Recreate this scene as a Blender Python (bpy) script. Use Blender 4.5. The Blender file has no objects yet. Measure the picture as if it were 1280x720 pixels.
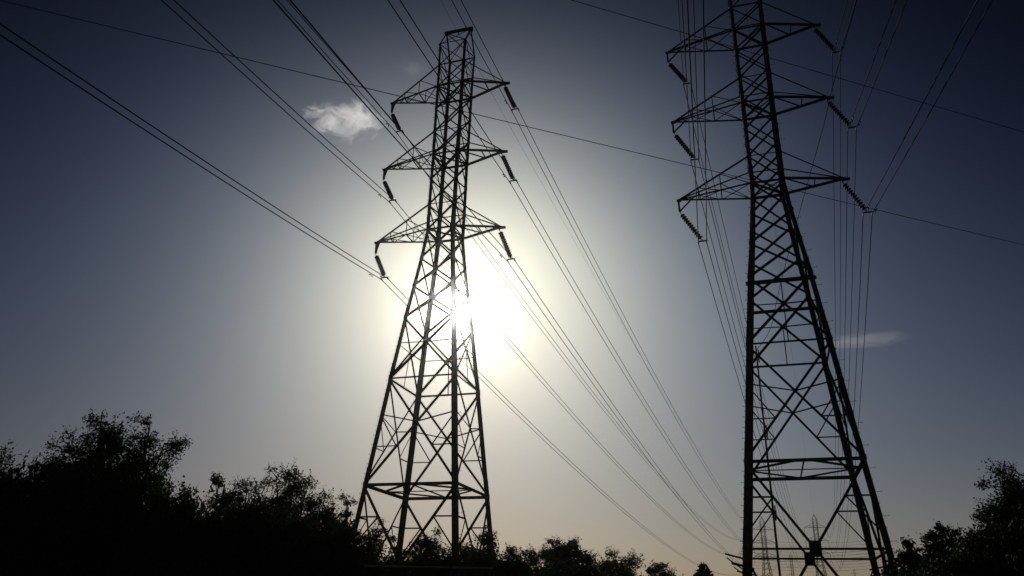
import bpy, math, random
import numpy as np
from mathutils import Vector, Matrix

# ------------------------------------------------------------------ camera, sky, sun, exposure
scene = bpy.context.scene
COL = scene.collection
R = math.radians
FPX, PITCH, ROLL = 957.42, 0.40287, 0.026514          # focal length in pixels of a 1280 px wide frame

cd = bpy.data.cameras.new("camera")
cd.sensor_width = 36.0
cd.lens = 36.0 * FPX / 1280.0
cd.clip_start = 0.1
cd.clip_end = 20000.0
cam = bpy.data.objects.new("camera", cd)
COL.objects.link(cam)
scene.camera = cam
_F = Vector((0, math.cos(PITCH), math.sin(PITCH)))
_U0 = Vector((0, -math.sin(PITCH), math.cos(PITCH)))
_R0 = Vector((1, 0, 0))
_R = _R0 * math.cos(ROLL) + _U0 * math.sin(ROLL)
_U = -_R0 * math.sin(ROLL) + _U0 * math.cos(ROLL)
cam.matrix_world = Matrix(((_R.x, _U.x, -_F.x, 0), (_R.y, _U.y, -_F.y, 0), (_R.z, _U.z, -_F.z, 0), (0, 0, 0, 1)))

def ray(px, py):
    d = _F + _R * ((px - 640) / FPX) + _U * ((360 - py) / FPX)
    return d.normalized()

SUN = ray(577, 386)
SUN_EL = math.asin(SUN.z)
SUN_AZ = math.atan2(SUN.x, SUN.y)                      # clockwise from +Y

scene.render.engine = 'CYCLES'
scene.view_settings.view_transform = 'Standard'
scene.view_settings.look = 'None'
scene.view_settings.gamma = 1.0
scene.view_settings.exposure = -2.3
scene.view_settings.use_curve_mapping = False
scene.cycles.max_bounces = 6
scene.cycles.volume_bounces = 2
scene.cycles.volume_max_steps = 256

world = bpy.data.worlds.new("World")
scene.world = world
world.use_nodes = True
wn, wl = world.node_tree.nodes, world.node_tree.links
wn.clear()
w_out = wn.new('ShaderNodeOutputWorld')
w_bg = wn.new('ShaderNodeBackground')
w_bg.inputs['Strength'].default_value = 0.08
w_sky = wn.new('ShaderNodeTexSky')
w_sky.sky_type = 'NISHITA'
w_sky.sun_disc = False
w_sky.sun_elevation = SUN_EL
w_sky.sun_rotation = SUN_AZ
w_sky.air_density = 1.0
w_sky.dust_density = 1.6
w_sky.ozone_density = 2.0
w_tc = wn.new('ShaderNodeTexCoord')
def wmath(op, a, b=None, clamp=False):
    n = wn.new('ShaderNodeMath'); n.operation = op; n.use_clamp = clamp
    for i, v in enumerate((a, b)):
        if v is None: continue
        if isinstance(v, (int, float)): n.inputs[i].default_value = v
        else: wl.new(v, n.inputs[i])
    return n.outputs[0]
w_dot = wn.new('ShaderNodeVectorMath'); w_dot.operation = 'DOT_PRODUCT'
w_nrm = wn.new('ShaderNodeVectorMath'); w_nrm.operation = 'NORMALIZE'
wl.new(w_tc.outputs['Generated'], w_nrm.inputs[0])
wl.new(w_nrm.outputs[0], w_dot.inputs[0]); w_dot.inputs[1].default_value = SUN
ang = wmath('ARCCOSINE', wmath('MINIMUM', w_dot.outputs['Value'], 0.9999999))   # angle from the sun, radians
# lens glare and corner vignette worked into the sky colour: brightness falls off with the angle from the sun and with height,
# one smooth function of direction for each colour channel
w_sepd = wn.new('ShaderNodeSeparateXYZ'); wl.new(w_nrm.outputs[0], w_sepd.inputs[0])
dx, dz = w_sepd.outputs[0], wmath('MAXIMUM', w_sepd.outputs[2], 0.0)
angc = wmath('MINIMUM', ang, 1.1)
ang2, dz2, angdz = wmath('MULTIPLY', angc, angc), wmath('MULTIPLY', dz, dz), wmath('MULTIPLY', angc, dz)
POLY = [[-2.4702, 1.4734, -0.0275, 6.0526, -2.8311, -12.4421, 0.4735], [-2.5083, 1.8624, -0.7962, 6.5033, -3.4381, -12.0596, 0.4767], [-2.3566, 1.9332, -1.1209, 5.7338, -3.2443, -9.947, 0.4083]]
w_seps = wn.new('ShaderNodeSeparateColor'); wl.new(w_sky.outputs[0], w_seps.inputs[0])
w_comb = wn.new('ShaderNodeCombineColor')
for ch in range(3):
    k = POLY[ch]; v = k[0]
    for c_, t_ in zip(k[1:], (angc, ang2, dz, dz2, angdz, dx)):
        v = wmath('ADD', wmath('MULTIPLY', t_, c_), v)
    v = wmath('MAXIMUM', wmath('POWER', 2.718281828, v), 0.022)
    v = wmath('MULTIPLY', v, 2 ** 2.3)
    wl.new(wmath('MULTIPLY', v, w_seps.outputs[ch]), w_comb.inputs[ch])
def gl(scale, amp, col):
    v = wmath('MULTIPLY', wmath('POWER', 2.718281828, wmath('MULTIPLY', ang, -1.0 / scale)), amp)
    n = wn.new('ShaderNodeMixRGB'); n.blend_type = 'MULTIPLY'; n.inputs[0].default_value = 1.0
    n.inputs[2].default_value = col + (1,)
    wl.new(v, n.inputs[1]); return n.outputs[0]
w_add = wn.new('ShaderNodeMixRGB'); w_add.blend_type = 'ADD'; w_add.inputs[0].default_value = 1.0
wl.new(w_comb.outputs[0], w_add.inputs[1]); wl.new(gl(0.016, 40.0, (1.0, 0.99, 0.97)), w_add.inputs[2])
tot = w_add.outputs[0]
wl.new(tot, w_bg.inputs['Color'])
wl.new(w_bg.outputs[0], w_out.inputs['Surface'])

sd = bpy.data.lights.new("sun", 'SUN')
sd.energy = 5.0
sd.angle = R(0.5)
sd.color = (1.0, 0.96, 0.91)
sun = bpy.data.objects.new("sun", sd)
COL.objects.link(sun)
sun.rotation_euler = SUN.to_track_quat('Z', 'Y').to_euler()

# ------------------------------------------------------------------ materials
def mat(name, col, rough=0.7, metal=0.0, noise=None, bump=0.0, transl=0.0, spec=0.5):
    m = bpy.data.materials.new(name); m.use_nodes = True
    nt = m.node_tree; n, l = nt.nodes, nt.links
    b = n['Principled BSDF']
    b.inputs['Roughness'].default_value = rough
    b.inputs['Metallic'].default_value = metal
    b.inputs['Specular IOR Level'].default_value = spec
    if noise:
        sc, c2 = noise
        tc = n.new('ShaderNodeTexCoord'); t = n.new('ShaderNodeTexNoise')
        t.inputs['Scale'].default_value = sc; t.inputs['Detail'].default_value = 5
        l.new(tc.outputs['Object'], t.inputs['Vector'])
        r = n.new('ShaderNodeValToRGB')
        r.color_ramp.elements[0].position = .35; r.color_ramp.elements[0].color = tuple(col) + (1,)
        r.color_ramp.elements[1].position = .68; r.color_ramp.elements[1].color = tuple(c2) + (1,)
        l.new(t.outputs['Fac'], r.inputs['Fac']); l.new(r.outputs[0], b.inputs['Base Color'])
        if bump:
            bp = n.new('ShaderNodeBump'); bp.inputs['Strength'].default_value = bump
            l.new(t.outputs['Fac'], bp.inputs['Height']); l.new(bp.outputs[0], b.inputs['Normal'])
    else:
        b.inputs['Base Color'].default_value = tuple(col) + (1,)
    if transl:
        tr = n.new('ShaderNodeBsdfTranslucent'); mx = n.new('ShaderNodeMixShader'); mx.inputs[0].default_value = transl
        tr.inputs['Color'].default_value = (col[0] * 1.3, col[1] * 1.5, col[2] * .6, 1)
        o = n['Material Output']
        l.new(b.outputs[0], mx.inputs[1]); l.new(tr.outputs[0], mx.inputs[2]); l.new(mx.outputs[0], o.inputs['Surface'])
    return m

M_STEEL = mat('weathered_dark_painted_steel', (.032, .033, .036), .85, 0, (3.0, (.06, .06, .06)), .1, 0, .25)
M_DARK = mat('dark_fittings', (.05, .05, .052), .7, 0, (8.0, (.09, .09, .09)))
M_WIRE = mat('stranded_aluminium', (.045, .045, .047), .85, 0, (5.0, (.07, .07, .07)), 0, 0, .15)
M_INS = mat('brown_glazed_porcelain', (.035, .02, .015), .5, 0, (6.0, (.05, .027, .02)), 0, 0, .25)
M_BARK = mat('bark', (.05, .04, .03), .9, 0, (7.0, (.09, .07, .05)), .4)
LEAVES = [mat('leaf_dark', (.030, .045, .014), .65, 0, (2.0, (.05, .075, .02)), 0, .14),
          mat('leaf_mid', (.040, .065, .018), .65, 0, (2.0, (.065, .095, .026)), 0, .16),
          mat('leaf_olive', (.050, .062, .020), .65, 0, (2.0, (.075, .085, .03)), 0, .35)]
M_GROUND = mat('rough_grass', (.04, .055, .02), .95, 0, (.35, (.075, .075, .035)), .4)
M_POST = mat('galvanised_rail', (.32, .33, .34), .45, .6, (9.0, (.42, .42, .42)))

# ------------------------------------------------------------------ helpers
def tag(o, label=None, cat=None, group=None, kind=None):
    if label: o['label'] = label
    if cat: o['category'] = cat
    if group: o['group'] = group
    if kind: o['kind'] = kind
    return o

def empty(name, loc, rz=0.0, sc=1.0):
    o = bpy.data.objects.new(name, None); COL.objects.link(o)
    o.location = loc; o.rotation_euler = (0, 0, rz); o.scale = (sc,) * 3
    o.empty_display_size = 0.5
    return o

def copy_tree(o, parent=None):
    c = o.copy(); COL.objects.link(c); c.parent = parent
    for ch in list(o.children): copy_tree(ch, c)
    return c

class MB:
    """collects pieces of ONE mesh"""
    def __init__(s): s.v = []; s.f = []; s.smooth = False
    def add(s, vs, fs):
        k = len(s.v); s.v += [tuple(x) for x in vs]; s.f += [tuple(i + k for i in f) for f in fs]
    def box(s, c, x, y, z):                       # centre and three half-axis vectors
        c = Vector(c); x, y, z = Vector(x), Vector(y), Vector(z)
        vs = [c + x * i + y * j + z * k for k in (-1, 1) for j in (-1, 1) for i in (-1, 1)]
        s.add(vs, [(0, 2, 3, 1), (4, 5, 7, 6), (0, 1, 5, 4), (2, 6, 7, 3), (0, 4, 6, 2), (1, 3, 7, 5)])
    def angle(s, p, q, size, n, inward=None, th=0.0):
        """steel angle section from p to q: one flange flat against the plane with normal n, the other turned inwards (-n)"""
        p, q = Vector(p), Vector(q); d = (q - p); size *= 1.3
        if d.length < 1e-5: return
        d.normalize(); n = Vector(n); n = (n - d * n.dot(d))
        if n.length < 1e-4: n = d.orthogonal()
        n.normalize(); u = d.cross(n)
        if inward is not None and u.dot(Vector(inward)) < 0: u = -u
        th = th or max(.012, size * .12)
        prof = [(-.5, 0), (.5, 0), (.5, -th / size), (-.5 + th / size, -th / size), (-.5 + th / size, -1 * .8), (-.5, -.8)]
        vs = [e + u * (a * size) + n * (b * size) for e in (p, q) for a, b in prof]
        fs = [(i, (i + 1) % 6, 6 + (i + 1) % 6, 6 + i) for i in range(6)] + [(5, 4, 3, 2, 1, 0), (6, 7, 8, 9, 10, 11)]
        s.add(vs, fs)
    def corner(s, p, q, size, u, v, th=.03):
        """leg angle: heel on the line p-q, flanges along u and v"""
        p, q, u, v = Vector(p), Vector(q), Vector(u), Vector(v)
        prof = [(0, 0), (1, 0), (1, th / size), (th / size, th / size), (th / size, 1), (0, 1)]
        vs = [e + u * (a * size) + v * (b * size) for e in (p, q) for a, b in prof]
        fs = [(i, (i + 1) % 6, 6 + (i + 1) % 6, 6 + i) for i in range(6)] + [(5, 4, 3, 2, 1, 0), (6, 7, 8, 9, 10, 11)]
        s.add(vs, fs)
    def tube(s, pts, r, n=6, cap=True):
        pts = [Vector(p) for p in pts]; m = len(pts)
        rr = r if isinstance(r, (list, tuple)) else [r] * m
        k0 = len(s.v); prev = None
        for i, p in enumerate(pts):
            t = (pts[min(i + 1, m - 1)] - pts[max(i - 1, 0)]).normalized()
            a = t.orthogonal().normalized() if prev is None else (prev - t * prev.dot(t)).normalized()
            prev = a; b = t.cross(a)
            for j in range(n):
                w = 2 * math.pi * j / n
                s.v.append(tuple(p + (a * math.cos(w) + b * math.sin(w)) * rr[i]))
        for i in range(m - 1):
            for j in range(n):
                s.f.append((k0 + i * n + j, k0 + i * n + (j + 1) % n, k0 + (i + 1) * n + (j + 1) % n, k0 + (i + 1) * n + j))
        if cap:
            s.f.append(tuple(k0 + j for j in range(n))[::-1]); s.f.append(tuple(k0 + (m - 1) * n + j for j in range(n)))
    def build(s, name, m, parent=None):
        me = bpy.data.meshes.new(name); me.from_pydata(s.v, [], s.f); me.materials.append(m)
        if s.smooth:
            for p in me.polygons: p.use_smooth = True
        me.validate(); me.update()
        o = bpy.data.objects.new(name, me); COL.objects.link(o)
        if parent: o.parent = parent
        return o

# ------------------------------------------------------------------ ground
def ground_z(x, y):
    d = math.hypot(x, y)
    def ss(a, b, t):
        t = max(0, min(1, (t - a) / (b - a))); return t * t * (3 - 2 * t)
    z = -1.6
    z -= 2.1 * ss(12, 45, d)
    z += 3.4 * ss(90, 380, d)
    z += 0.9 * ss(5, 22, x) * (1 - ss(150, 300, d)) * ss(10, 40, d)
    z += .12 * math.sin(x * .21 + 1.3) * math.sin(y * .17) * (1 - ss(100, 300, d))
    z -= 60 * ss(1700, 9000, d)
    return z

def build_ground():
    rs = [0.01, 3, 6, 9, 12, 16, 20, 25, 30, 36, 42, 50, 60, 72, 86, 105, 130, 160, 200, 250, 310, 380, 460, 600, 800, 1100, 1600, 2400, 4000, 6500, 9000]
    n = 144; m = MB()
    for r in rs:
        for j in range(n):
            a = 2 * math.pi * j / n; x, y = r * math.sin(a), r * math.cos(a)
            m.v.append((x, y, ground_z(x, y)))
    for i in range(len(rs) - 1):
        for j in range(n):
            m.f.append((i * n + j, (i + 1) * n + j, (i + 1) * n + (j + 1) % n, i * n + (j + 1) % n))
    m.smooth = True
    tag(m.build('ground', M_GROUND), kind='structure')
build_ground()

# ------------------------------------------------------------------ haze
def build_haze():  # scattering box added to imitate lens glare near the sun; also fades far pylons
    m = bpy.data.materials.new('glare_haze'); m.use_nodes = True; n, l = m.node_tree.nodes, m.node_tree.links
    n.clear(); out = n.new('ShaderNodeOutputMaterial'); pv = n.new('ShaderNodeVolumePrincipled')
    pv.inputs['Color'].default_value = (.95, .945, .94, 1); pv.inputs['Anisotropy'].default_value = HAZE_G
    pv.inputs['Density'].default_value = HAZE_D
    l.new(pv.outputs[0], out.inputs['Volume'])
    b = MB(); b.box((0, 700, 0), (1400, 0, 0), (0, 900, 0), (0, 0, 66))
    for i, v in enumerate(b.v): b.v[i] = (v[0], v[1], v[2] if v[2] > 0 else -75)
    tag(b.build('veiling_haze', m), kind='stuff')
HAZE_D, HAZE_G = .00028, .98
build_haze()

# ------------------------------------------------------------------ pylons
ZB = -3.75
LVN = ['ridge', 'kink', 't1', 'b1', 't2', 'b2', 't3', 'b3', 'p1', 'p2', 'p3', 'p4', 'p5', 'pl']
LVV = [[45.203, 1.135], [43.074, 1.1655], [40.936, 1.128], [38.846, 1.126], [34.538, 1.110], [32.449, 1.086], [28.034, 1.105],
       [25.938, 1.085], [23.561, 1.312], [21.281, 1.587], [18.795, 1.9025], [14.278, 2.393], [7.221, 3.116], [2.593, 3.600]]
LV = {k: (z - ZB, w) for k, (z, w) in zip(LVN, LVV)}
LV['base'] = (-0.1, 3.600 + (2.593 - ZB + .1) * .1045)
LV['m1'] = ((LV['b1'][0] + LV['t2'][0]) / 2, 1.12)
LV['m2'] = ((LV['b2'][0] + LV['t3'][0]) / 2, 1.096)
CORN = {'NL': (-1, -1), 'NR': (1, -1), 'FL': (-1, 1), 'FR': (1, 1)}
def P(c, lv):
    z, w = LV[lv]; sx, sy = CORN[c]
    return Vector((sx * w, sy * w, z))
def lerp(a, b, t): return a + (b - a) * t
def wz(z):
    ks = sorted(LV.values()); ks = [k for k in ks]
    for (z0, w0), (z1, w1) in zip(ks, ks[1:]):
        if z0 <= z <= z1: return w0 + (w1 - w0) * (z - z0) / max(1e-6, z1 - z0)
    return ks[-1][1]
def PZ(c, z):
    w = wz(z); sx, sy = CORN[c]; return Vector((sx * w, sy * w, z))
FACES = [('NL', 'NR', (0, -1, 0)), ('NR', 'FR', (1, 0, 0)), ('FR', 'FL', (0, 1, 0)), ('FL', 'NL', (-1, 0, 0))]

def xcross(a, b, c, d):            # crossing of a-d and b-c (coplanar trapezoid, a,b top; c,d below)
    t = (a - b).length / ((a - b).length + (c - d).length)
    return lerp(a, d, t)

def make_pylon(left, right, waist_beams, detail=True, brk=.82):
    root = empty('electricity_pylon', (0, 0, 0))
    path = ['base', 'pl', 'p5', 'p4', 'p3', 'p2', 'p1', 'b3', 't3', 'b2', 't2', 'b1', 't1', 'kink']
    size = {'base': .33, 'pl': .33, 'p5': .32, 'p4': .30, 'p3': .29, 'p2': .28, 'p1': .27, 'b3': .26, 't3': .245, 'b2': .235, 't2': .22, 'b1': .20, 't1': .17}
    legs = {}
    for c, (sx, sy) in CORN.items():
        m = MB()
        for a, b in zip(path, path[1:]):
            pa, pb = P(c, a), P(c, b); s = size[a]
            if a == 'base': pa = pa
            m.corner(pa, lerp(pa, pb, 1.002), s, (-sx, 0, 0), (0, -sy, 0), .028)
            # bolted splice just above a node
            if a in ('pl', 'p5', 'p4', 'p3', 'b3', 'b2') and detail:
                d = (pb - pa).normalized(); off = Vector((sx, sy, 0)) * .014
                m.corner(pa + d * .25 + off, pa + d * 1.15 + off, s + .02, (-sx, 0, 0), (0, -sy, 0), .013)
        top = Vector((sx * (LV['ridge'][1] if detail else .15), 0, LV['ridge'][0]))
        m.corner(P(c, 'kink'), top, .12, (-sx, 0, 0), (0, -sy, 0), .02)
        # small plates where the arms and diagonals meet the leg
        for lv, s in (('b1', .21), ('t1', .13), ('m1', .15), ('t2', .19), ('b2', .24), ('m2', .16), ('t3', .22), ('b3', .27), ('p1', .18), ('p2', .2), ('p3', .24), ('p4', .26), ('p5', .26)):
            p = P(c, lv)
            m.box(p + Vector((-sx * s * .6, sy * .006, 0)), (s * .62, 0, 0), (0, .007, 0), (0, 0, s * .85))
            m.box(p + Vector((sx * .006, -sy * s * .6, 0)), (.007, 0, 0), (0, s * .62, 0), (0, 0, s * .85))
        if detail and c != 'FR':
            z = 3.0; i = 0; ln = .30 if c == 'NR' else .12
            step = .62 if c == 'NR' else .31
            while z < LV['kink'][0]:
                p = PZ(c, z); dirn = Vector((sx, 0, 0)) if i % 2 == 0 else Vector((0, sy, 0))
                m.tube([p - dirn * .03, p + dirn * ln], .011, 5)
                m.tube([p + dirn * ln + Vector((0, 0, -.012)), p + dirn * ln + Vector((0, 0, .05))], .014, 5)
                z += step; i += 1
        leg = m.build('leg', M_STEEL, root); legs[c] = leg
        if detail:
            # concrete footing
            f = MB(); b = P(c, 'base')
            f.tube([b + Vector((0, 0, -1.0)), b + Vector((0, 0, .25))], [.55, .4], 10)
            f.build('footing', M_GROUND, leg)
    # bracing, one lattice per face
    panels = [('kink', 't1', .055), ('t1', 'b1', .065), ('b1', 'm1', .08), ('m1', 't2', .08), ('t2', 'b2', .085), ('b2', 'm2', .09), ('m2', 't3', .09),
              ('t3', 'b3', .095), ('b3', 'p1', .105), ('p1', 'p2', .11), ('p2', 'p3', .115)]
    for A, B, n in FACES:
        m = MB(); nv = Vector(n)
        for hi, lo, s in panels:
            m.angle(P(A, hi) + nv * .012, P(B, lo) + nv * .012, s, n)
            m.angle(P(B, hi) - nv * .03, P(A, lo) - nv * .03, s, n)
        for lv, s in (('kink', .06), ('t1', .055), ('b1', .11), ('t2', .055), ('b2', .12), ('t3', .055), ('b3', .13)):
            m.angle(P(A, lv) + nv * .02, P(B, lv) + nv * .02, s, n, (0, 0, -1))
        # big crossed panel above the waist beam
        a, b, c, d = P(A, 'p3'), P(B, 'p3'), P(A, 'p4'), P(B, 'p4')
        m.angle(a + nv * .012, d + nv * .012, .12, n); m.angle(b - nv * .03, c - nv * .03, .12, n)
        X = xcross(a, b, c, d)
        for cc, q in ((A, a), (B, b)):
            m.angle(PZ(cc, X.z + .05), X, .055, n)
        m.angle(c + nv * .02, d + nv * .02, .09, n, (0, 0, -1))
        m.angle(X, lerp(c, d, .5), .05, n)
        # big panel with redundants
        a, b, c, d = P(A, 'p4'), P(B, 'p4'), P(A, 'p5'), P(B, 'p5')
        m.angle(a + nv * .012, d + nv * .012, .105, n); m.angle(b - nv * .03, c - nv * .03, .105, n)
        X = xcross(a, b, c, d); h = a.z - c.z
        for cc, tp, bt, o1, o2 in ((A, a, c, b, c), (B, b, d, a, d)):
            z1, z2 = a.z - .35 * h, a.z - .67 * h
            Mp = lerp(o1, o2, .655)
            m.angle(PZ(cc, z1), X, .06, n); m.angle(PZ(cc, z1), Mp, .055, n); m.angle(PZ(cc, Mp.z), Mp, .055, n)
        m.angle(c + nv * .02, d + nv * .02, .15, n, (0, 0, -1))
        # bottom panel: crossed struts meeting on a gusset plate
        a, b = c, d; c, d = P(A, 'base'), P(B, 'base')
        X = (P(A, 'pl') + P(B, 'pl')) / 2
        for cc, tp, bt in ((A, a, c), (B, b, d)):
            m.angle(tp, X, .11, n); m.angle(X, bt, .11, n)
            Mp = lerp(tp, X, .42)
            m.angle(Mp, PZ(cc, Mp.z), .07, n)
            m.angle(Mp, PZ(cc, X.z + .5), .06, n)
            Ml = lerp(X, bt, .5)
            m.angle(Ml, PZ(cc, Ml.z), .06, n); m.angle(Ml, PZ(cc, X.z - .1), .06, n)
        m.angle(P(A, 'pl') + nv * .02, P(B, 'pl') + nv * .02, .09, n, (0, 0, -1))
        m.build('face_bracing', M_STEEL, root)
        g = MB(); t = (P(B, 'pl') - P(A, 'pl')).normalized()
        g.box(X + nv * .04, t * .30, nv * .014, Vector((0, 0, .39)))
        for i in (-1, 1):
            for k in range(-2, 3):
                g.box(X + nv * .065 + t * .22 * i + Vector((0, 0, .15 * k)), t * .022, nv * .014, Vector((0, 0, .022)))
        g.build('gusset_plate', M_STEEL, root)
        if waist_beams and abs(n[1]) > .5:
            z = (19.23 if n[1] < 0 else 18.78) - .895 - ZB
            wb = MB(); q1, q2 = PZ(A, z), PZ(B, z)
            hh = .12 if n[1] < 0 else .08
            wb.box((q1 + q2) / 2 + nv * .06, (q2 - q1) / 2 + (q2 - q1).normalized() * .1, nv * .03, (0, 0, hh))
            wb.box((q1 + q2) / 2 + nv * .02 + Vector((0, 0, hh)), (q2 - q1) / 2, nv * .09, (0, 0, .02))
            if n[1] < 0:
                XX = xcross(P(A, 'p3'), P(B, 'p3'), P(A, 'p4'), P(B, 'p4'))
                wb.angle((q1 + q2) / 2, XX, .05, n)
            wb.build('waist_beam', M_STEEL, root)
    # plan bracing: crossed at the arms, a diamond above the splayed feet
    for lv, s in (('b1', .08), ('b2', .09), ('b3', .10)):
        pb = MB()
        pb.angle(P('NL', lv), P('FR', lv), s, (0, 0, -1)); pb.angle(P('NR', lv) + Vector((0, 0, .05)), P('FL', lv) + Vector((0, 0, .05)), s, (0, 0, -1))
        pb.build('plan_bracing', M_STEEL, root)
    z, w = LV['p5']; pb = MB()
    mids = [Vector((0, -w, z)), Vector((w, 0, z)), Vector((0, w, z)), Vector((-w, 0, z))]
    for i in range(4): pb.angle(mids[i], mids[(i + 1) % 4], .10, (0, 0, -1))
    pb.angle(mids[0], mids[2], .07, (0, 0, -1)); pb.angle(mids[1], mids[3], .06, (0, 0, -1))
    pb.build('plan_bracing', M_STEEL, root)
    # peak: ridge beam carrying the earth wire
    zr, wr = LV['ridge']; pk = MB()
    if not detail: wr = .15
    pk.box((0, 0, zr), (wr + .12, 0, 0), (0, .10, 0), (0, 0, .10))
    pk.box((wr + .05, 0, zr - .12), (.06, 0, 0), (0, .13, 0), (0, 0, .16)); pk.box((-wr - .02, 0, zr - .1), (.04, 0, 0), (0, .11, 0), (0, 0, .13))
    ML, MR = Vector((-wr, 0, zr)), Vector((wr, 0, zr))
    for a, b in ((P('NL', 'kink'), MR), (P('NR', 'kink'), ML), (P('FL', 'kink'), MR), (P('FR', 'kink'), ML)):
        pk.angle(a, b, .05, (0, -1, .5))
    pk.box((0, 0, zr - .2), (.02, 0, 0), (0, .05, 0), (0, 0, .16))
    pk.build('peak', M_STEEL, root)
    # cross-arms
    for i in range(3):
        tl, bl = 't%d' % (i + 1), 'b%d' % (i + 1); zb_ = LV[bl][0]; zt = LV[tl][0]
        for side, Lg, (n1, f1) in ((-1, left[i], ('NL', 'FL')), (1, right[i], ('NR', 'FR'))):
            T = Vector((side * Lg, 0, zb_)); m = MB()
            nb, fb, nt_, ft = P(n1, bl), P(f1, bl), P(n1, tl), P(f1, tl)
            m.angle(nb, T, .12, (0, 0, -1)); m.angle(fb, T, .13, (0, 0, -1))
            Tt = T + Vector((0, 0, .06))
            m.angle(nt_, Tt, .085, (0, -1, .5)); m.angle(ft, Tt, .07, (0, 1, .5))
            if side < 0:
                for t in (.4, .72):
                    a, b, c_, d = lerp(nb, T, t), lerp(fb, T, t), lerp(nt_, Tt, t), lerp(ft, Tt, t)
                    m.angle(a, b, .06, (0, 0, -1)); m.angle(a, c_, .05, (0, -1, 0)); m.angle(b, d, .05, (0, 1, 0))
                    if t < .5:
                        m.angle(nb, b, .06, (0, 0, -1)); m.angle(fb, a, .06, (0, 0, -1))
                        m.angle(c_, nb, .05, (0, -1, 0)); m.angle(d, fb, .045, (0, 1, 0))
                        m.angle(a, lerp(fb, T, .72), .055, (0, 0, -1)); m.angle(b, lerp(nb, T, .72), .055, (0, 0, -1))
                        m.angle(a, lerp(nt_, Tt, .72), .04, (0, -1, 0))
                    else:
                        m.angle(a, lerp(fb, T, .87), .05, (0, 0, -1)); m.angle(b, lerp(nb, T, .87), .05, (0, 0, -1))
            else:
                t = .5
                a, b = lerp(nb, T, t), lerp(fb, T, t)
                m.angle(a, b, .06, (0, 0, -1)); m.angle(nb, b, .065, (0, 0, -1))
            arm = m.build('crossarm', M_STEEL, root)
            k = MB()
            if side < 0:
                # short drop bracket under the tip
                dr = T + Vector((-.02, 0, -.88))
                k.box(T + Vector((0, 0, -.02)), (.16, 0, 0), (0, .09, 0), (0, 0, .07))
                k.angle(T + Vector((-.04, 0, .0)), dr, .10, (0, -1, 0)); k.angle(lerp((nb + fb) / 2, T, brk), dr, .07, (0, -1, 0))
                if brk > .9: k.box(T + Vector((.04, 0, -.38)), (.11, 0, 0), (0, .012, 0), (.02, 0, .34))
                k.box(dr + Vector((.05, 0, .03)), (.09, 0, 0), (0, .03, 0), (0, 0, .06))
                k.build('drop_bracket', M_STEEL, arm)
            else:
                k.box(T + Vector((.02, 0, .0)), (.27, 0, 0), (0, .10, 0), (0, 0, .07))
                k.box(T + Vector((-.18, 0, -.09)), (.05, 0, 0), (0, .03, 0), (0, 0, .08))
                k.build('tip_plate', M_STEEL, arm)
    # anti-climbing guard: outriggers on each leg with strands of barbed wire
    if detail:
        z0 = 2.15 - ZB
        for c, (sx, sy) in CORN.items():
            ag = MB()
            for dz, ln in ((0, .95), (-.35, .60)):
                p = PZ(c, z0 + dz); d = Vector((sx * .93, sy * .35, .22)).normalized()
                ag.angle(p - d * .5, p + d * ln, .09, (0, 0, 1))
            p = PZ(c, z0)
            ag.angle(p + Vector((0, 0, -.6)) + Vector((sx, sy, 0)) * .02, p + Vector((sx * .8, sy * .3, -.03)), .05, (0, 1, 0))
            ag.build('anti_climb_bracket', M_STEEL, legs[c])
        for i in range(7):
            bw = MB(); off = -.1 + i * .16
            ring = [PZ(c, z0 + .95 - i * .16) + Vector((CORN[c][0], CORN[c][1], 0)) * (off * .4 - .05) for c in ('NL', 'NR', 'FR', 'FL', 'NL')]
            pts = []
            for a, b in zip(ring, ring[1:]):
                pts += [lerp(a, b, t) - Vector((0, 0, .22 * 4 * t * (1 - t))) for t in (0, .15, .3, .5, .7, .85)]
            bw.tube(pts + [ring[-1]], .006, 4); bw.build('barbed_wire', M_WIRE, root)
    return root

TW = [(-5.0642, 51.0, -0.30633, 0.0), (17.0754, 44.7594, -0.31480, 0.8948)]
ZARM = [38.846, 32.449, 25.938]
ARML = [([5.526, 5.628, 5.649], [4.383, 4.375, 4.39]), ([5.971, 5.921, 5.89], [4.677, 4.744, 4.856])]
PY_LABEL = ['tall lattice steel pylon with the low sun shining through its body, left of centre',
            'nearer and larger lattice steel pylon with its peak above the frame, on the right']
for i, (x, y, yaw, z0) in enumerate(TW):
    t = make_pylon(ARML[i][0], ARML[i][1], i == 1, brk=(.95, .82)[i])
    t.location = (x, y, ZB + z0); t.rotation_euler = (0, 0, yaw)
    tag(t, PY_LABEL[i], 'electricity pylon', 'lattice pylons')

# far pylons of the same two lines
far0 = make_pylon([5.6] * 3, [5.6] * 3, False, detail=False)
pFar = ray(988, 691.5); pFar = pFar * (800 / math.hypot(pFar.x, pFar.y))
pFar2 = ray(1067.5, 711); pFar2 = pFar2 * (1250 / math.hypot(pFar2.x, pFar2.y))
FT = [(132.04, 409.1, -0.0377, 4.267, 'small leftmost far pylon seen just right of the near pylon\'s thick left leg'),
      (159.53, 409.75, -0.1406, 6.204, 'small far pylon, its peak visible through the near pylon above two dark plates'),
      (pFar.x, pFar.y, -.1, pFar.z - 45.2, 'tiny far pylon between the two larger far ones seen through the near pylon'),
      (pFar2.x, pFar2.y, -.1, pFar2.z - 45.2, 'tiniest far pylon, furthest right of those seen through the near pylon')]
for i, (x, y, yaw, z0, lb) in enumerate(FT):
    t = far0 if i == 0 else copy_tree(far0)
    t.location = (x, y, ZB + z0); t.rotation_euler = (0, 0, yaw)
    tag(t, lb, 'electricity pylon', 'lattice pylons')

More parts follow.
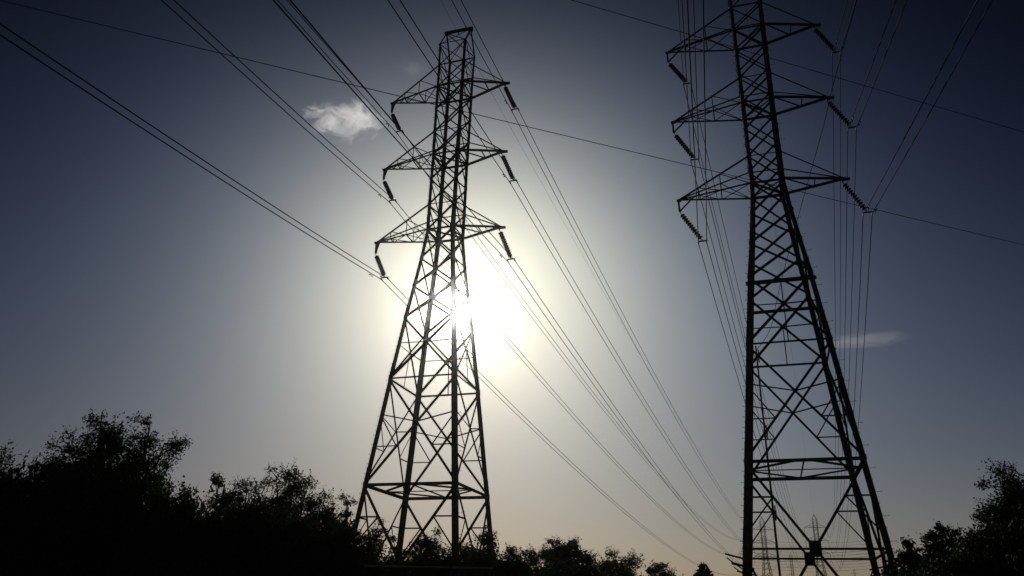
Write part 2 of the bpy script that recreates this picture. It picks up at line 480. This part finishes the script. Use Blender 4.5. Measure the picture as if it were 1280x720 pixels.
# ------------------------------------------------------------------ insulator strings and cables
YK = [{'L1': [[-10.332, 52.666, 37.896], [-9.444, 52.385, 35.955]], 'R1': [[-0.695, 49.618, 38.696], [-0.121, 49.437, 36.252]],
       'L2': [[-10.431, 52.697, 31.499], [-9.482, 52.397, 29.526]], 'R2': [[-0.702, 49.62, 32.299], [-0.094, 49.428, 29.793]],
       'L3': [[-10.451, 52.704, 24.988], [-9.518, 52.409, 22.938]], 'R3': [[-0.688, 49.616, 25.788], [-0.112, 49.434, 23.329]]},
      {'L1': [[11.398, 46.608, 38.791], [12.599, 46.217, 36.594]], 'R1': [[21.713, 43.249, 39.591], [22.442, 43.012, 37.11]],
       'L2': [[11.445, 46.593, 32.394], [12.698, 46.185, 29.967]], 'R2': [[21.777, 43.228, 33.194], [22.574, 42.969, 30.738]],
       'L3': [[11.475, 46.583, 25.883], [12.759, 46.165, 23.506]], 'R3': [[21.883, 43.194, 26.683], [22.6, 42.96, 24.251]]}]
WHICH = ['central pylon', 'near pylon', 'leftmost far pylon', 'far pylon with the visible peak']
WHICH2 = ['central pylon', 'near pylon']
LEVEL = {1: 'top', 2: 'middle', 3: 'lowest'}
SIDE = {'L': 'left', 'R': 'right'}

def insulator(A, Y, a, root, far=False):
    """porcelain disc string from the arm tip A to the twin-conductor yoke Y"""
    A, Y = Vector(A), Vector(Y); d = (Y - A); ln = d.length; d.normalize()
    root.location = A
    s = MB(); s.smooth = True
    pts = []; rad = []
    n = 11 if not far else 8
    z0, z1 = .22, ln - .2; pitch = (z1 - z0) / n
    for i in range(n):
        z = z0 + i * pitch
        for f, r in ((0, .032), (.26, .045), (.36, .165), (.60, .185), (.63, .05), (.95, .032)):
            pts.append(d * (z + f * pitch)); rad.append(r if not far else r * 1.0)
    s.tube(pts, rad, 12 if not far else 6)
    s.build('disc_string', M_INS, root)
    k = MB()
    k.tube([d * -.02, d * .4], .022, 6)
    y0 = d * (ln - .22)
    if not far:
        k.box(d * .06, a * .035, a.cross(d) * .02, d * .05)
    k.build('link', M_DARK, root)
    y = MB(); c = d * ln; y.tube([y0, c], .028, 6)
    y.box(c + Vector((0, 0, -.02)), a * .29, d.cross(a).normalized() * .018, Vector((0, 0, .05)))
    for sg in (-1, 1):
        y.box(c + a * .27 * sg + Vector((0, 0, -.09)), a * .03, Vector((0, .02, 0)), Vector((0, 0, .08)))
    y.build('yoke_plate', M_DARK, root)
    if not far:
        h = MB(); bdir = a.cross(Vector((0, 0, 1)))
        for sg in (-1, 1):   # arcing horn
            h.tube([c + d * -.05, c + a * .1 * sg + bdir * .2 - d * .05, c + a * .16 * sg + bdir * .27 - d * .3], .012, 5)
        h.build('arcing_horn', M_DARK, root)

def para(A, B, s, ts):
    return [A + (B - A) * t - Vector((0, 0, 4 * s * t * (1 - t))) for t in ts]
def yaxis(yaw): return Vector((math.cos(yaw), math.sin(yaw), 0))

SPAN = [dict(sf=11.944, baz=-.2607, bdz=18.409, sb=19.865), dict(sf=11.646, baz=-.2538, bdz=-2.356, sb=12.937)]
TSF = [0, .004, .01, .02, .035, .05, .075, .1, .13, .17, .21, .25, .3, .35, .4, .45, .5, .55, .6, .65, .7, .75, .8, .85, .9, .95, 1]
TSB = [0, .004, .01, .02, .03, .04, .05, .06, .07, .08, .09, .1, .11, .12, .13, .14, .16, .18, .21, .25, .3, .37, .45, .55, .65, .8, 1]
far_yoke = {}
for n in (0, 1):
    x, y, yaw, z0 = TW[n]; a = yaxis(yaw)
    nx, ny, nyaw, nz, _ = FT[n]; na = yaxis(nyaw)
    sp = SPAN[n]
    for k in ('L1', 'L2', 'L3', 'R1', 'R2', 'R3'):
        i = int(k[1]); s = -1 if k[0] == 'L' else 1
        A, Y = Vector(YK[n][k][0]), Vector(YK[n][k][1])
        if s > 0: A = A - a * (.36, .42)[n]
        root = empty('insulator_string', A)
        insulator(A, Y, a, root)
        tag(root, 'swung insulator string under the %s %s arm tip of the %s' % (LEVEL[i], SIDE[k[0]], WHICH[n]), 'insulator', 'insulator strings')
        FA = Vector((nx, ny, nz + ZARM[i - 1])) + na * s * 5.6 + Vector((0, 0, -.9 if s < 0 else -.1))
        FY = Vector((nx, ny, nz + ZARM[i - 1])) + na * s * 5.6 + Vector((0, 0, -3.3))
        fr = empty('insulator_string', FA)
        insulator(FA, FY, na, fr, far=True)
        tag(fr, 'tiny insulator string under the %s %s arm of the %s' % (LEVEL[i], SIDE[k[0]], WHICH[n + 2]), 'insulator', 'insulator strings')
        far_yoke[(n, k)] = FY
        B = FY
        back = Y + Vector((math.sin(sp['baz']), -math.cos(sp['baz']), 0)) * 380 + Vector((0, 0, sp['bdz']))
        for sub in (-1, 1):
            o = a * .27 * sub + Vector((0, 0, -.16))
            on = na * .27 * sub + Vector((0, 0, -.16))
            fw = para(Y + o, B + on, sp['sf'], TSF)
            bk = para(Y + o, back + o, sp['sb'], TSB)
            m = MB(); m.tube([Vector(p) for p in bk[::-1] + fw[1:]], (.029, .029)[n], 6)
            c = m.build('power_cable', M_WIRE)
            tag(c, '%s cable of the pair on the %s %s arm of the %s' % ('left' if sub < 0 else 'right', LEVEL[i], SIDE[k[0]], WHICH[n]),
                'power cable', 'twin power cables of the two lines')
            # suspension clamp and stockbridge damper, both bolted to the cable
            cl = MB(); d = (fw[1] - bk[1]).normalized()
            cl.box(Y + o + Vector((0, 0, .01)), d * .17, a * .03, Vector((0, 0, .045)))
            cl.build('suspension_clamp', M_DARK, c)
            q = bk[1] + (bk[2] - bk[1]) * (.12 if sub < 0 else -.2); dq = (bk[2] - bk[1]).normalized()
            dm = MB(); dm.box(q + Vector((0, 0, -.05)), dq * .03, a * .02, Vector((0, 0, .07)))
            dm.tube([q + dq * -.2 + Vector((0, 0, -.14)), q + Vector((0, 0, -.11)), q + dq * .2 + Vector((0, 0, -.14))], .010, 5)
            for sg in (-1, 1): dm.tube([q + dq * (.14 * sg) + Vector((0, 0, -.15)), q + dq * (.25 * sg) + Vector((0, 0, -.17))], .045, 7)
            dm.build('vibration_damper', M_DARK, c)
    # earth wire along the peaks
    E0 = Vector((x, y, z0 + 45.203 - .3)); E1 = Vector((nx, ny, nz + 45.203 - .3))
    eb = E0 + Vector((math.sin(sp['baz']), -math.cos(sp['baz']), 0)) * 380 + Vector((0, 0, sp['bdz']))
    m = MB(); m.tube(para(E0, eb, sp['sb'] * .8, TSB)[::-1] + para(E0, E1, sp['sf'] * .8, TSF)[1:], .011, 5)
    tag(m.build('earth_wire', M_WIRE), 'single thin earth wire over the peak of the %s' % WHICH[n], 'earth wire', 'earth wires')

# spans beyond the far pylons
for n, tgt in ((0, 2), (1, 3)):
    nx, ny, nyaw, nz, _ = FT[tgt]; na = yaxis(nyaw)
    for k in ('L1', 'L2', 'L3', 'R1', 'R2', 'R3'):
        i = int(k[1]); s = -1 if k[0] == 'L' else 1
        B = Vector((nx, ny, nz + ZARM[i - 1])) + na * s * 5.6 + Vector((0, 0, -3.3))
        m = MB(); m.tube(para(far_yoke[(n, k)] + Vector((0, 0, -.16)), B, 12, [j / 14 for j in range(15)]), .035, 4)
        tag(m.build('power_cable', M_WIRE), 'hair-thin cable beyond the %s %s arm of the %s' % (LEVEL[i], SIDE[k[0]], WHICH[n + 2]),
            'power cable', 'distant cables beyond the far pylons')

# two thin wires crossing the whole view, lower and nearer than the pylon lines
def plane_pt(px, py, h):
    d = ray(px, py); return d * (h / d.z)
for (p1, p2, h, sg, lb) in (((14, 0), (1280, 303), 14.0, .12, 'long thin wire slanting across the whole sky behind the central pylon\'s top arm level'),
                            ((718, 0), (1280, 164), 16.0, .04, 'thin wire slanting down to the upper right corner across the near pylon\'s top')):
    a, b = plane_pt(*p1, h), plane_pt(*p2, h); d = (b - a)
    A, B = a - d * .8, b + d * 1.2
    m = MB(); m.tube(para(A, B, sg * 1.0, [j / 24 for j in range(25)]), .012, 5)
    tag(m.build('service_wire', M_WIRE), lb, 'wire', 'thin crossing wires')

# slim pole behind the near pylon with a drooping cable
PD = 62.0
def at_depth(px, py, D):
    d = ray(px, py); return d * (D / math.hypot(d.x, d.y))
pb_ = at_depth(945, 436, PD)
pole = empty('slim_pole', (pb_.x, pb_.y, ground_z(pb_.x, pb_.y)))
tag(pole, 'slim dark vertical pole seen just inside the near pylon\'s left leg', 'pole')
hp = pb_.z - pole.location.z
m = MB(); m.tube([(0, 0, -.5), (0, 0, hp * .5), (0, 0, hp + .25)], [.10, .085, .06], 8); m.build('shaft', M_STEEL, pole)
for py in (445, 540, 641):
    q = at_depth(945 + (py - 436) * .105, py, PD); zz = q.z - pole.location.z
    m = MB(); m.tube([(.14, 0, zz - .55), (.16, 0, zz + .55)], .05, 6)
    m.box((.06, 0, zz), (.16, 0, 0), (0, .10, 0), (0, 0, .16)); m.box((-.05, -.1, zz - .35), (.10, 0, 0), (0, .04, 0), (0, 0, .05))
    m.build('bracket', M_DARK, pole)
CP = [(1085, -60), (1071, 0), (1042, 104), (1030, 155), (1005, 245), (982, 330), (974, 362), (969, 385), (964, 408), (956, 424), (946, 437)]
m = MB()
pts = [at_depth(px, py, 40 + 22 * min(1, (i / 8))) for i, (px, py) in enumerate(CP)]
fine = []
for i in range(len(pts) - 1):
    p0, p1, p2, p3 = pts[max(i - 1, 0)], pts[i], pts[i + 1], pts[min(i + 2, len(pts) - 1)]
    for t in (0, .25, .5, .75):
        fine.append(.5 * ((2 * p1) + (p2 - p0) * t + (2 * p0 - 5 * p1 + 4 * p2 - p3) * t * t + (3 * p1 - p0 - 3 * p2 + p3) * t ** 3))
fine.append(pts[-1]); m.tube(fine, .022, 5)
tag(m.build('drooping_cable', M_WIRE), 'thin cable drooping from the top right down behind the near pylon to the slim pole', 'cable')

# ------------------------------------------------------------------ trees and bushes
def mesh_from(name, V, F4, m):
    me = bpy.data.meshes.new(name)
    me.vertices.add(len(V)); me.vertices.foreach_set('co', V.astype(np.float32).ravel())
    me.loops.add(len(F4) * 4); me.loops.foreach_set('vertex_index', F4.astype(np.int32).ravel())
    me.polygons.add(len(F4)); me.polygons.foreach_set('loop_start', np.arange(0, len(F4) * 4, 4, dtype=np.int32))
    me.materials.append(m); me.update(calc_edges=True); me.validate()
    return me

def leaf_quads(rng, C, size):
    """C: (n,3) leaf centres -> quads folded along no line, random orientation"""
    n = len(C)
    u = rng.normal(size=(n, 3)); u /= np.linalg.norm(u, axis=1)[:, None]
    w = rng.normal(size=(n, 3)); w -= (w * u).sum(1)[:, None] * u; w /= np.linalg.norm(w, axis=1)[:, None]
    s = (size * rng.uniform(.65, 1.3, n))[:, None]
    V = np.stack([C - u * s * .5, C + w * s * .28 - u * s * .05, C + u * s * .5, C - w * s * .28 - u * s * .05], 1).reshape(-1, 3)
    F = np.arange(n * 4).reshape(-1, 4)
    return V, F

def make_tree(seed, H, Wd, kind, dist, dens=1.0, trunk=.25, loose=.5, leafm=0):
    """H height, Wd crown width; trunk = share of the height that is bare; returns root with trunk and crown children"""
    rng = np.random.default_rng(seed); rnd = random.Random(seed)
    root = empty(kind, (0, 0, 0))
    t = MB(); c0 = H * trunk; rad = H * .017 + .04
    lean = Vector((rnd.uniform(-.05, .05), rnd.uniform(-.05, .05), 0)) * H
    t.tube([Vector((0, 0, -.4)), Vector((0, 0, H * .2)) + lean * .2, Vector((0, 0, H * .5)) + lean * .5, Vector((0, 0, H * .86)) + lean], [rad * 1.3, rad, rad * .6, rad * .15], 8)
    leafsz = .058 + dist * .0010
    centres = []; sizes = []
    nl = int(11 + 9 * loose) if Wd > 2.2 else 8
    ncl = 0
    for i in range(nl):
        # a limb: leaves the trunk and ends near the crown's surface
        f = (i + .5) / nl; az = i * 2.4 + rnd.uniform(-.5, .5)
        zc = c0 + (H - c0) * (f ** .8) * .93
        prof = math.sin(math.pi * min(1, max(0.0, (zc - c0) / (H - c0)) * .80 + .22)) ** .75
        rr = Wd * .5 * prof * rnd.uniform(.6, 1.08)
        s0 = Vector((0, 0, max(H * .1, zc * .55))) + lean * .5
        e = Vector((math.cos(az) * rr, math.sin(az) * rr, zc)) + lean * (zc / H)
        mid = s0.lerp(e, .5) + Vector((0, 0, H * .03))
        t.tube([s0, mid, e], [rad * .45, rad * .28, rad * .08], 5)
        for j in range(int(6 + 4 * loose)):
            # sub-branches with leafy clumps
            q = s0.lerp(e, rnd.uniform(.45, 1.0)); sp_ = Wd * .20 * rnd.uniform(.5, 1.2)
            dv = Vector((rnd.gauss(0, 1), rnd.gauss(0, 1), rnd.gauss(.35, .8))).normalized() * sp_
            e2 = q + dv
            if e2.z > H: e2.z = H - rnd.uniform(0, .03) * H
            if e2.z < .2: e2.z = .3
            t.tube([q, q.lerp(e2, .6) + Vector((0, 0, .03 * sp_)), e2], [rad * .14, rad * .08, .008], 4, False)
            ncl += 1
            area = Wd * .095 * rnd.uniform(.55, 1.2)
            k = int(300 * dens * rnd.uniform(.6, 1.3) * max(.35, (area / .35) ** 1.7) * (.10 / leafsz) ** 1.9)
            k = min(k, 2600)
            uu = rng.normal(size=(k, 3)); uu /= np.linalg.norm(uu, axis=1)[:, None]; uu *= (rng.uniform(0, 1, k) ** .5)[:, None]
            pts_ = uu * np.array([area, area, area * .75]) * 1.45 + np.array(e2)
            # pull some leaves onto twigs radiating from the clump so the outline is spiky
            tw = rng.normal(size=(7, 3)); tw /= np.linalg.norm(tw, axis=1)[:, None]; tw[:, 2] = np.abs(tw[:, 2]) * .9 + .1
            kt = max(10, k // 6); idx = rng.integers(0, 7, kt); al = rng.uniform(.9, 1.95, kt) 
            tp = np.array(e2) + tw[idx] * (al * area)[:, None] + rng.normal(size=(kt, 3)) * leafsz * .55
            for w_ in tw[:4]:
                t.tube([e2, e2 + Vector(w_) * area * 1.9], [.012, .005], 3, False)
            centres.append(pts_); centres.append(tp); sizes.append(np.full(k + kt, leafsz))
    # inner, larger foliage so the crown's heart is opaque
    k = int(2200 * dens * max(0, 1.05 - loose))
    u = rng.normal(size=(k, 3)); u /= np.linalg.norm(u, axis=1)[:, None]; u *= (rng.uniform(0, 1, k) ** .45)[:, None]
    core = u * np.array([Wd * .42, Wd * .42, (H - c0) * .43]) + np.array([lean.x * .5, lean.y * .5, c0 + (H - c0) * .46])
    core = core[core[:, 2] > .1]
    centres.append(core); sizes.append(np.full(len(core), leafsz * 2.6))
    C = np.concatenate(centres); S = np.concatenate(sizes)
    C[:, 2] = np.maximum(C[:, 2], .05)
    # trim to the wanted height and spread
    ctr = np.array([lean.x * .6, lean.y * .6])
    rad_ = np.linalg.norm(C[:, :2] - ctr, axis=1)
    kx = (Wd * .5) / np.percentile(rad_, 93); kz = H / (C[:, 2].max() - .03)
    C[:, 0] *= kx; C[:, 1] *= kx; C[:, 2] *= kz
    t.v = [(v[0] * kx, v[1] * kx, v[2] * kz) for v in t.v]
    V, F = leaf_quads(rng, C, S)
    t.build('trunk', M_BARK, root)
    me = mesh_from('crown', V, F, LEAVES[leafm]); o = bpy.data.objects.new('crown', me); COL.objects.link(o); o.parent = root
    return root

def place(root, px, dist):
    d = ray(px, 700); d = Vector((d.x, d.y, 0)).normalized() * dist
    root.location = (d.x, d.y, ground_z(d.x, d.y) - .05); return root.location
def top_height(px, py, dist):
    q = at_depth(px, py, dist)
    return (q.z - ground_z(q.x, q.y)) + .05
def pxw(w, px, py, dist):
    return w * (at_depth(px, py, dist).dot(_F)) / FPX

TREES = [  # px, top py, distance, crown width px, kind, density, bare share, looseness, leaf, label
    (-10, 545, 33, 170, 'tree', 1.3, .12, .3, 0, 'dark tree cut by the left edge of the frame, lowest crown of the left clump'),
    (60, 543, 33, 120, 'tree', 1.3, .12, .4, 0, 'dark round-topped tree second from the left edge'),
    (110, 517, 31, 112, 'tree', 1.1, .15, .6, 1, 'tall dark tree with a ragged top in the left clump'),
    (164, 516, 30, 88, 'tree', .75, .2, .9, 1, 'tall loose tree whose see-through crown ends the left clump on its right'),
    (256, 590, 33, 60, 'sapling', 1.3, .1, .8, 2, 'thin see-through sapling standing above the dark bushes left of the central pylon'),
    (298, 594, 34, 90, 'tree', 1.1, .12, .5, 0, 'low dark tree just left of the pale-leaved tree'),
    (349, 578, 33, 100, 'tree', .75, .2, .9, 2, 'pale greenish loose-leaved tree left of the central pylon, haloed by the sun'),
    (398, 606, 34, 100, 'tree', 1.1, .12, .5, 1, 'low dark tree between the pale tree and the central pylon'),
    (427, 612, 33, 42, 'sapling', .55, .2, .9, 2, 'small sapling touching the left leg of the central pylon'),
    (458, 646, 35, 66, 'bush', .9, .05, .7, 1, 'leafy bush spilling over the left foot of the central pylon'),
    (490, 668, 38, 54, 'bush', 1.1, .05, .7, 1, 'small bush between the two left legs of the central pylon'),
    (522, 658, 37, 60, 'bush', 1.1, .05, .7, 0, 'bush with a pointed top inside the legs of the central pylon'),
    (553, 674, 38, 60, 'bush', .7, .05, .8, 2, 'low bush in the middle of the central pylon\'s feet'),
    (589, 657, 37, 84, 'bush', 1.6, .05, .4, 0, 'dense dark bush covering the thick right foot of the central pylon'),
    (618, 664, 39, 40, 'bush', .8, .05, .6, 0, 'bush hugging the outermost right leg of the central pylon'),
    (645, 679, 42, 64, 'bush', 1.5, .05, .7, 1, 'low bush just right of the central pylon'),
    (668, 682, 44, 70, 'bush', 1.6, .05, .7, 1, 'lowest bush of the row right of the central pylon'),
    (698, 670, 46, 62, 'tree', 1.5, .1, .6, 0, 'small dark tree with a bumpy top right of the central pylon'),
    (724, 671, 47, 58, 'tree', 1.5, .1, .6, 0, 'small dark tree with a sharp right corner, third clump from the central pylon'),
    (764, 685, 50, 84, 'tree', 2.2, .1, .4, 1, 'round dark tree midway between the two pylons'),
    (822, 700, 50, 84, 'tree', 3, .05, .2, 0, 'flat-topped dense tree low between the two pylons'),
    (879, 703, 46, 44, 'sapling', 3.0, .1, .3, 0, 'small lone round treetop left of the near pylon\'s thick leg'),
    (1118, 690, 40, 40, 'bush', .9, .05, .6, 1, 'bush against the right foot of the near pylon'),
    (1147, 667, 38, 54, 'bush', 1.8, .05, .4, 0, 'rounded dark bush just right of the near pylon'),
    (1176, 656, 37, 56, 'bush', 1.6, .05, .3, 0, 'smooth-topped dark bush, second to the right of the near pylon'),
    (1198, 648, 36, 70, 'tree', 1.2, .08, .5, 0, 'dark tree with twigs on top in the middle of the right clump'),
    (1240, 634, 34, 80, 'tree', 1.4, .08, .4, 1, 'dark tree under the loose branches at the right'),
    (1250, 604, 32, 84, 'tree', .8, .2, .9, 2, 'sparse open-branched tree leaning into the sky at the right'),
    (1306, 570, 31, 120, 'tree', 1.0, .2, .8, 1, 'tallest loose tree cut by the right edge of the frame'),
]
for i, (px, py, D, w, kind, dens, bare, loose, lf, lb) in enumerate(TREES):
    H = top_height(px, py, D)
    t = make_tree(100 + i * 7, H, pxw(w, px, py, D), kind, D, dens, bare, loose, lf)
    place(t, px, D); tag(t, lb, 'tree' if kind != 'bush' else 'bush', 'trees and bushes along the skyline')

# dense hedgerow bushes in front, lost in shadow: five meshes copied in a row
BUSH = [make_tree(900 + i, 3.6, 4.2, 'bush', 24, 1.6, .02, .15, i % 2) for i in range(4)]
HED = []
prof = [(-60, 562), (-5, 560), (38, 556), (70, 562), (105, 556), (140, 556), (172, 566), (196, 588), (222, 610), (275, 612), (315, 612), (355, 614), (400, 624), (432, 640), (462, 664), (492, 682), (512, 677),
        (534, 674), (558, 679), (582, 670), (604, 667), (625, 676), (650, 684), (690, 684), (735, 688), (775, 693), (820, 706), (1130, 708), (1156, 684), (1186, 668), (1216, 656), (1250, 644), (1282, 632), (1315, 620)]
rnd = random.Random(5)
k = 0
for i, (px, py) in enumerate(prof):
    D = 27.0 if px < 1000 else 29.0
    if 470 < px < 830: D = 31.0
    H = top_height(px, py + 4, D)
    src = BUSH[i % 4]
    o = src if i < 4 else copy_tree(src)
    sz = H / 3.6
    place(o, px + rnd.uniform(-6, 6), D); o.rotation_euler = (0, 0, rnd.uniform(0, 6.28)); o.scale = (max(.75, min(1.0, sz)), max(.75, min(1.0, sz)), sz)
    side = ('at the far left' if px < 50 else 'on the left' if px < 440 else 'below the central pylon' if px < 640 else 'between the pylons' if px < 1000 else 'on the right')
    tag(o, 'shadowed dense bush in the black hedgerow mass %s' % side, 'bush', 'black hedgerow bushes ' + side)

# ------------------------------------------------------------------ steel rail glinting in the hedge under the central pylon
rl = empty('metal_railing', (0, 0, 0))
ra, rb = at_depth(455, 707.5, 24), at_depth(617, 710.5, 24)
rl.location = ra
tag(rl, 'thin grey metal rail glinting low in the bushes under the central pylon', 'railing')
m = MB(); dv = rb - ra
m.tube([Vector((0, 0, 0)), dv * .5, dv], .024, 8); m.build('rail', M_POST, rl)
for j in range(4):
    p = dv * (j / 3); w = ra + p; m = MB()
    m.tube([Vector((p.x, p.y, ground_z(w.x, w.y) - ra.z - .3)), Vector((p.x, p.y, p.z + (.12 if j == 2 else .0)))], .03, 8); m.build('post', M_DARK, rl)

# ------------------------------------------------------------------ clouds: real volumes far off in the sky
def cloud(px, py, dist, rx, ry, rz, dens, seed, label, tilt=0.0, thr=.5, nscale=2.2):
    d = ray(px, py); c = d * dist
    m = bpy.data.materials.new('cloud_vapour'); m.use_nodes = True; n, l = m.node_tree.nodes, m.node_tree.links
    n.clear(); out = n.new('ShaderNodeOutputMaterial'); pv = n.new('ShaderNodeVolumePrincipled')
    pv.inputs['Color'].default_value = (1, 1, 1, 1); pv.inputs['Anisotropy'].default_value = .78
    tc = n.new('ShaderNodeTexCoord'); mp = n.new('ShaderNodeMapping'); mp.inputs['Location'].default_value = (seed, seed * .37, 0)
    mp.inputs['Scale'].default_value = (1.2, .8, 1.1)
    m.cycles.volume_step_rate = .25
    l.new(tc.outputs['Object'], mp.inputs['Vector'])
    ns = n.new('ShaderNodeTexNoise'); ns.inputs['Scale'].default_value = nscale; ns.inputs['Detail'].default_value = 8; ns.inputs['Roughness'].default_value = .66
    ns.inputs['Distortion'].default_value = 1.3
    l.new(mp.outputs[0], ns.inputs['Vector'])
    ln = n.new('ShaderNodeVectorMath'); ln.operation = 'LENGTH'; l.new(tc.outputs['Object'], ln.inputs[0])
    def mt(op, a, b):
        k = n.new('ShaderNodeMath'); k.operation = op
        for i, v in enumerate((a, b)):
            if isinstance(v, (int, float)): k.inputs[i].default_value = v
            else: l.new(v, k.inputs[i])
        return k.outputs[0]
    fall = mt('MULTIPLY', mt('POWER', mt('MAXIMUM', mt('SUBTRACT', 1.0, ln.outputs['Value']), 0.0), .5), .42)
    v = mt('ADD', mt('SUBTRACT', ns.outputs['Fac'], thr), mt('SUBTRACT', fall, .26))
    v = mt('MULTIPLY', mt('MAXIMUM', v, 0.0), dens)
    l.new(v, pv.inputs['Density']); l.new(pv.outputs[0], out.inputs['Volume'])
    me = bpy.data.meshes.new('cloud'); import bmesh
    bm = bmesh.new(); bmesh.ops.create_icosphere(bm, subdivisions=3, radius=1.0); bm.to_mesh(me); bm.free(); me.materials.append(m)
    o = bpy.data.objects.new('cloud', me); COL.objects.link(o)
    o.location = c; o.scale = (rx, ry, rz); o.rotation_euler = (0, tilt, -math.atan2(d.x, d.y))
    tag(o, label, 'cloud', 'small clouds')
    return o
PXM = 1500 / 1000.0
cloud(430, 146, 1500, 98, 50, 56, .15, 3.1, 'small bright wispy cloud to the left of the central pylon\'s top arm', thr=.50, nscale=1.7)
cloud(1075, 426, 2500, 165, 60, 24, .03, 9.7, 'faint grey streak of cloud right of the near pylon', thr=.42, nscale=1.4)
cloud(516, 86, 1500, 42, 30, 26, .012, 5.2, 'barely visible wisp beside the peak of the central pylon', thr=.5)
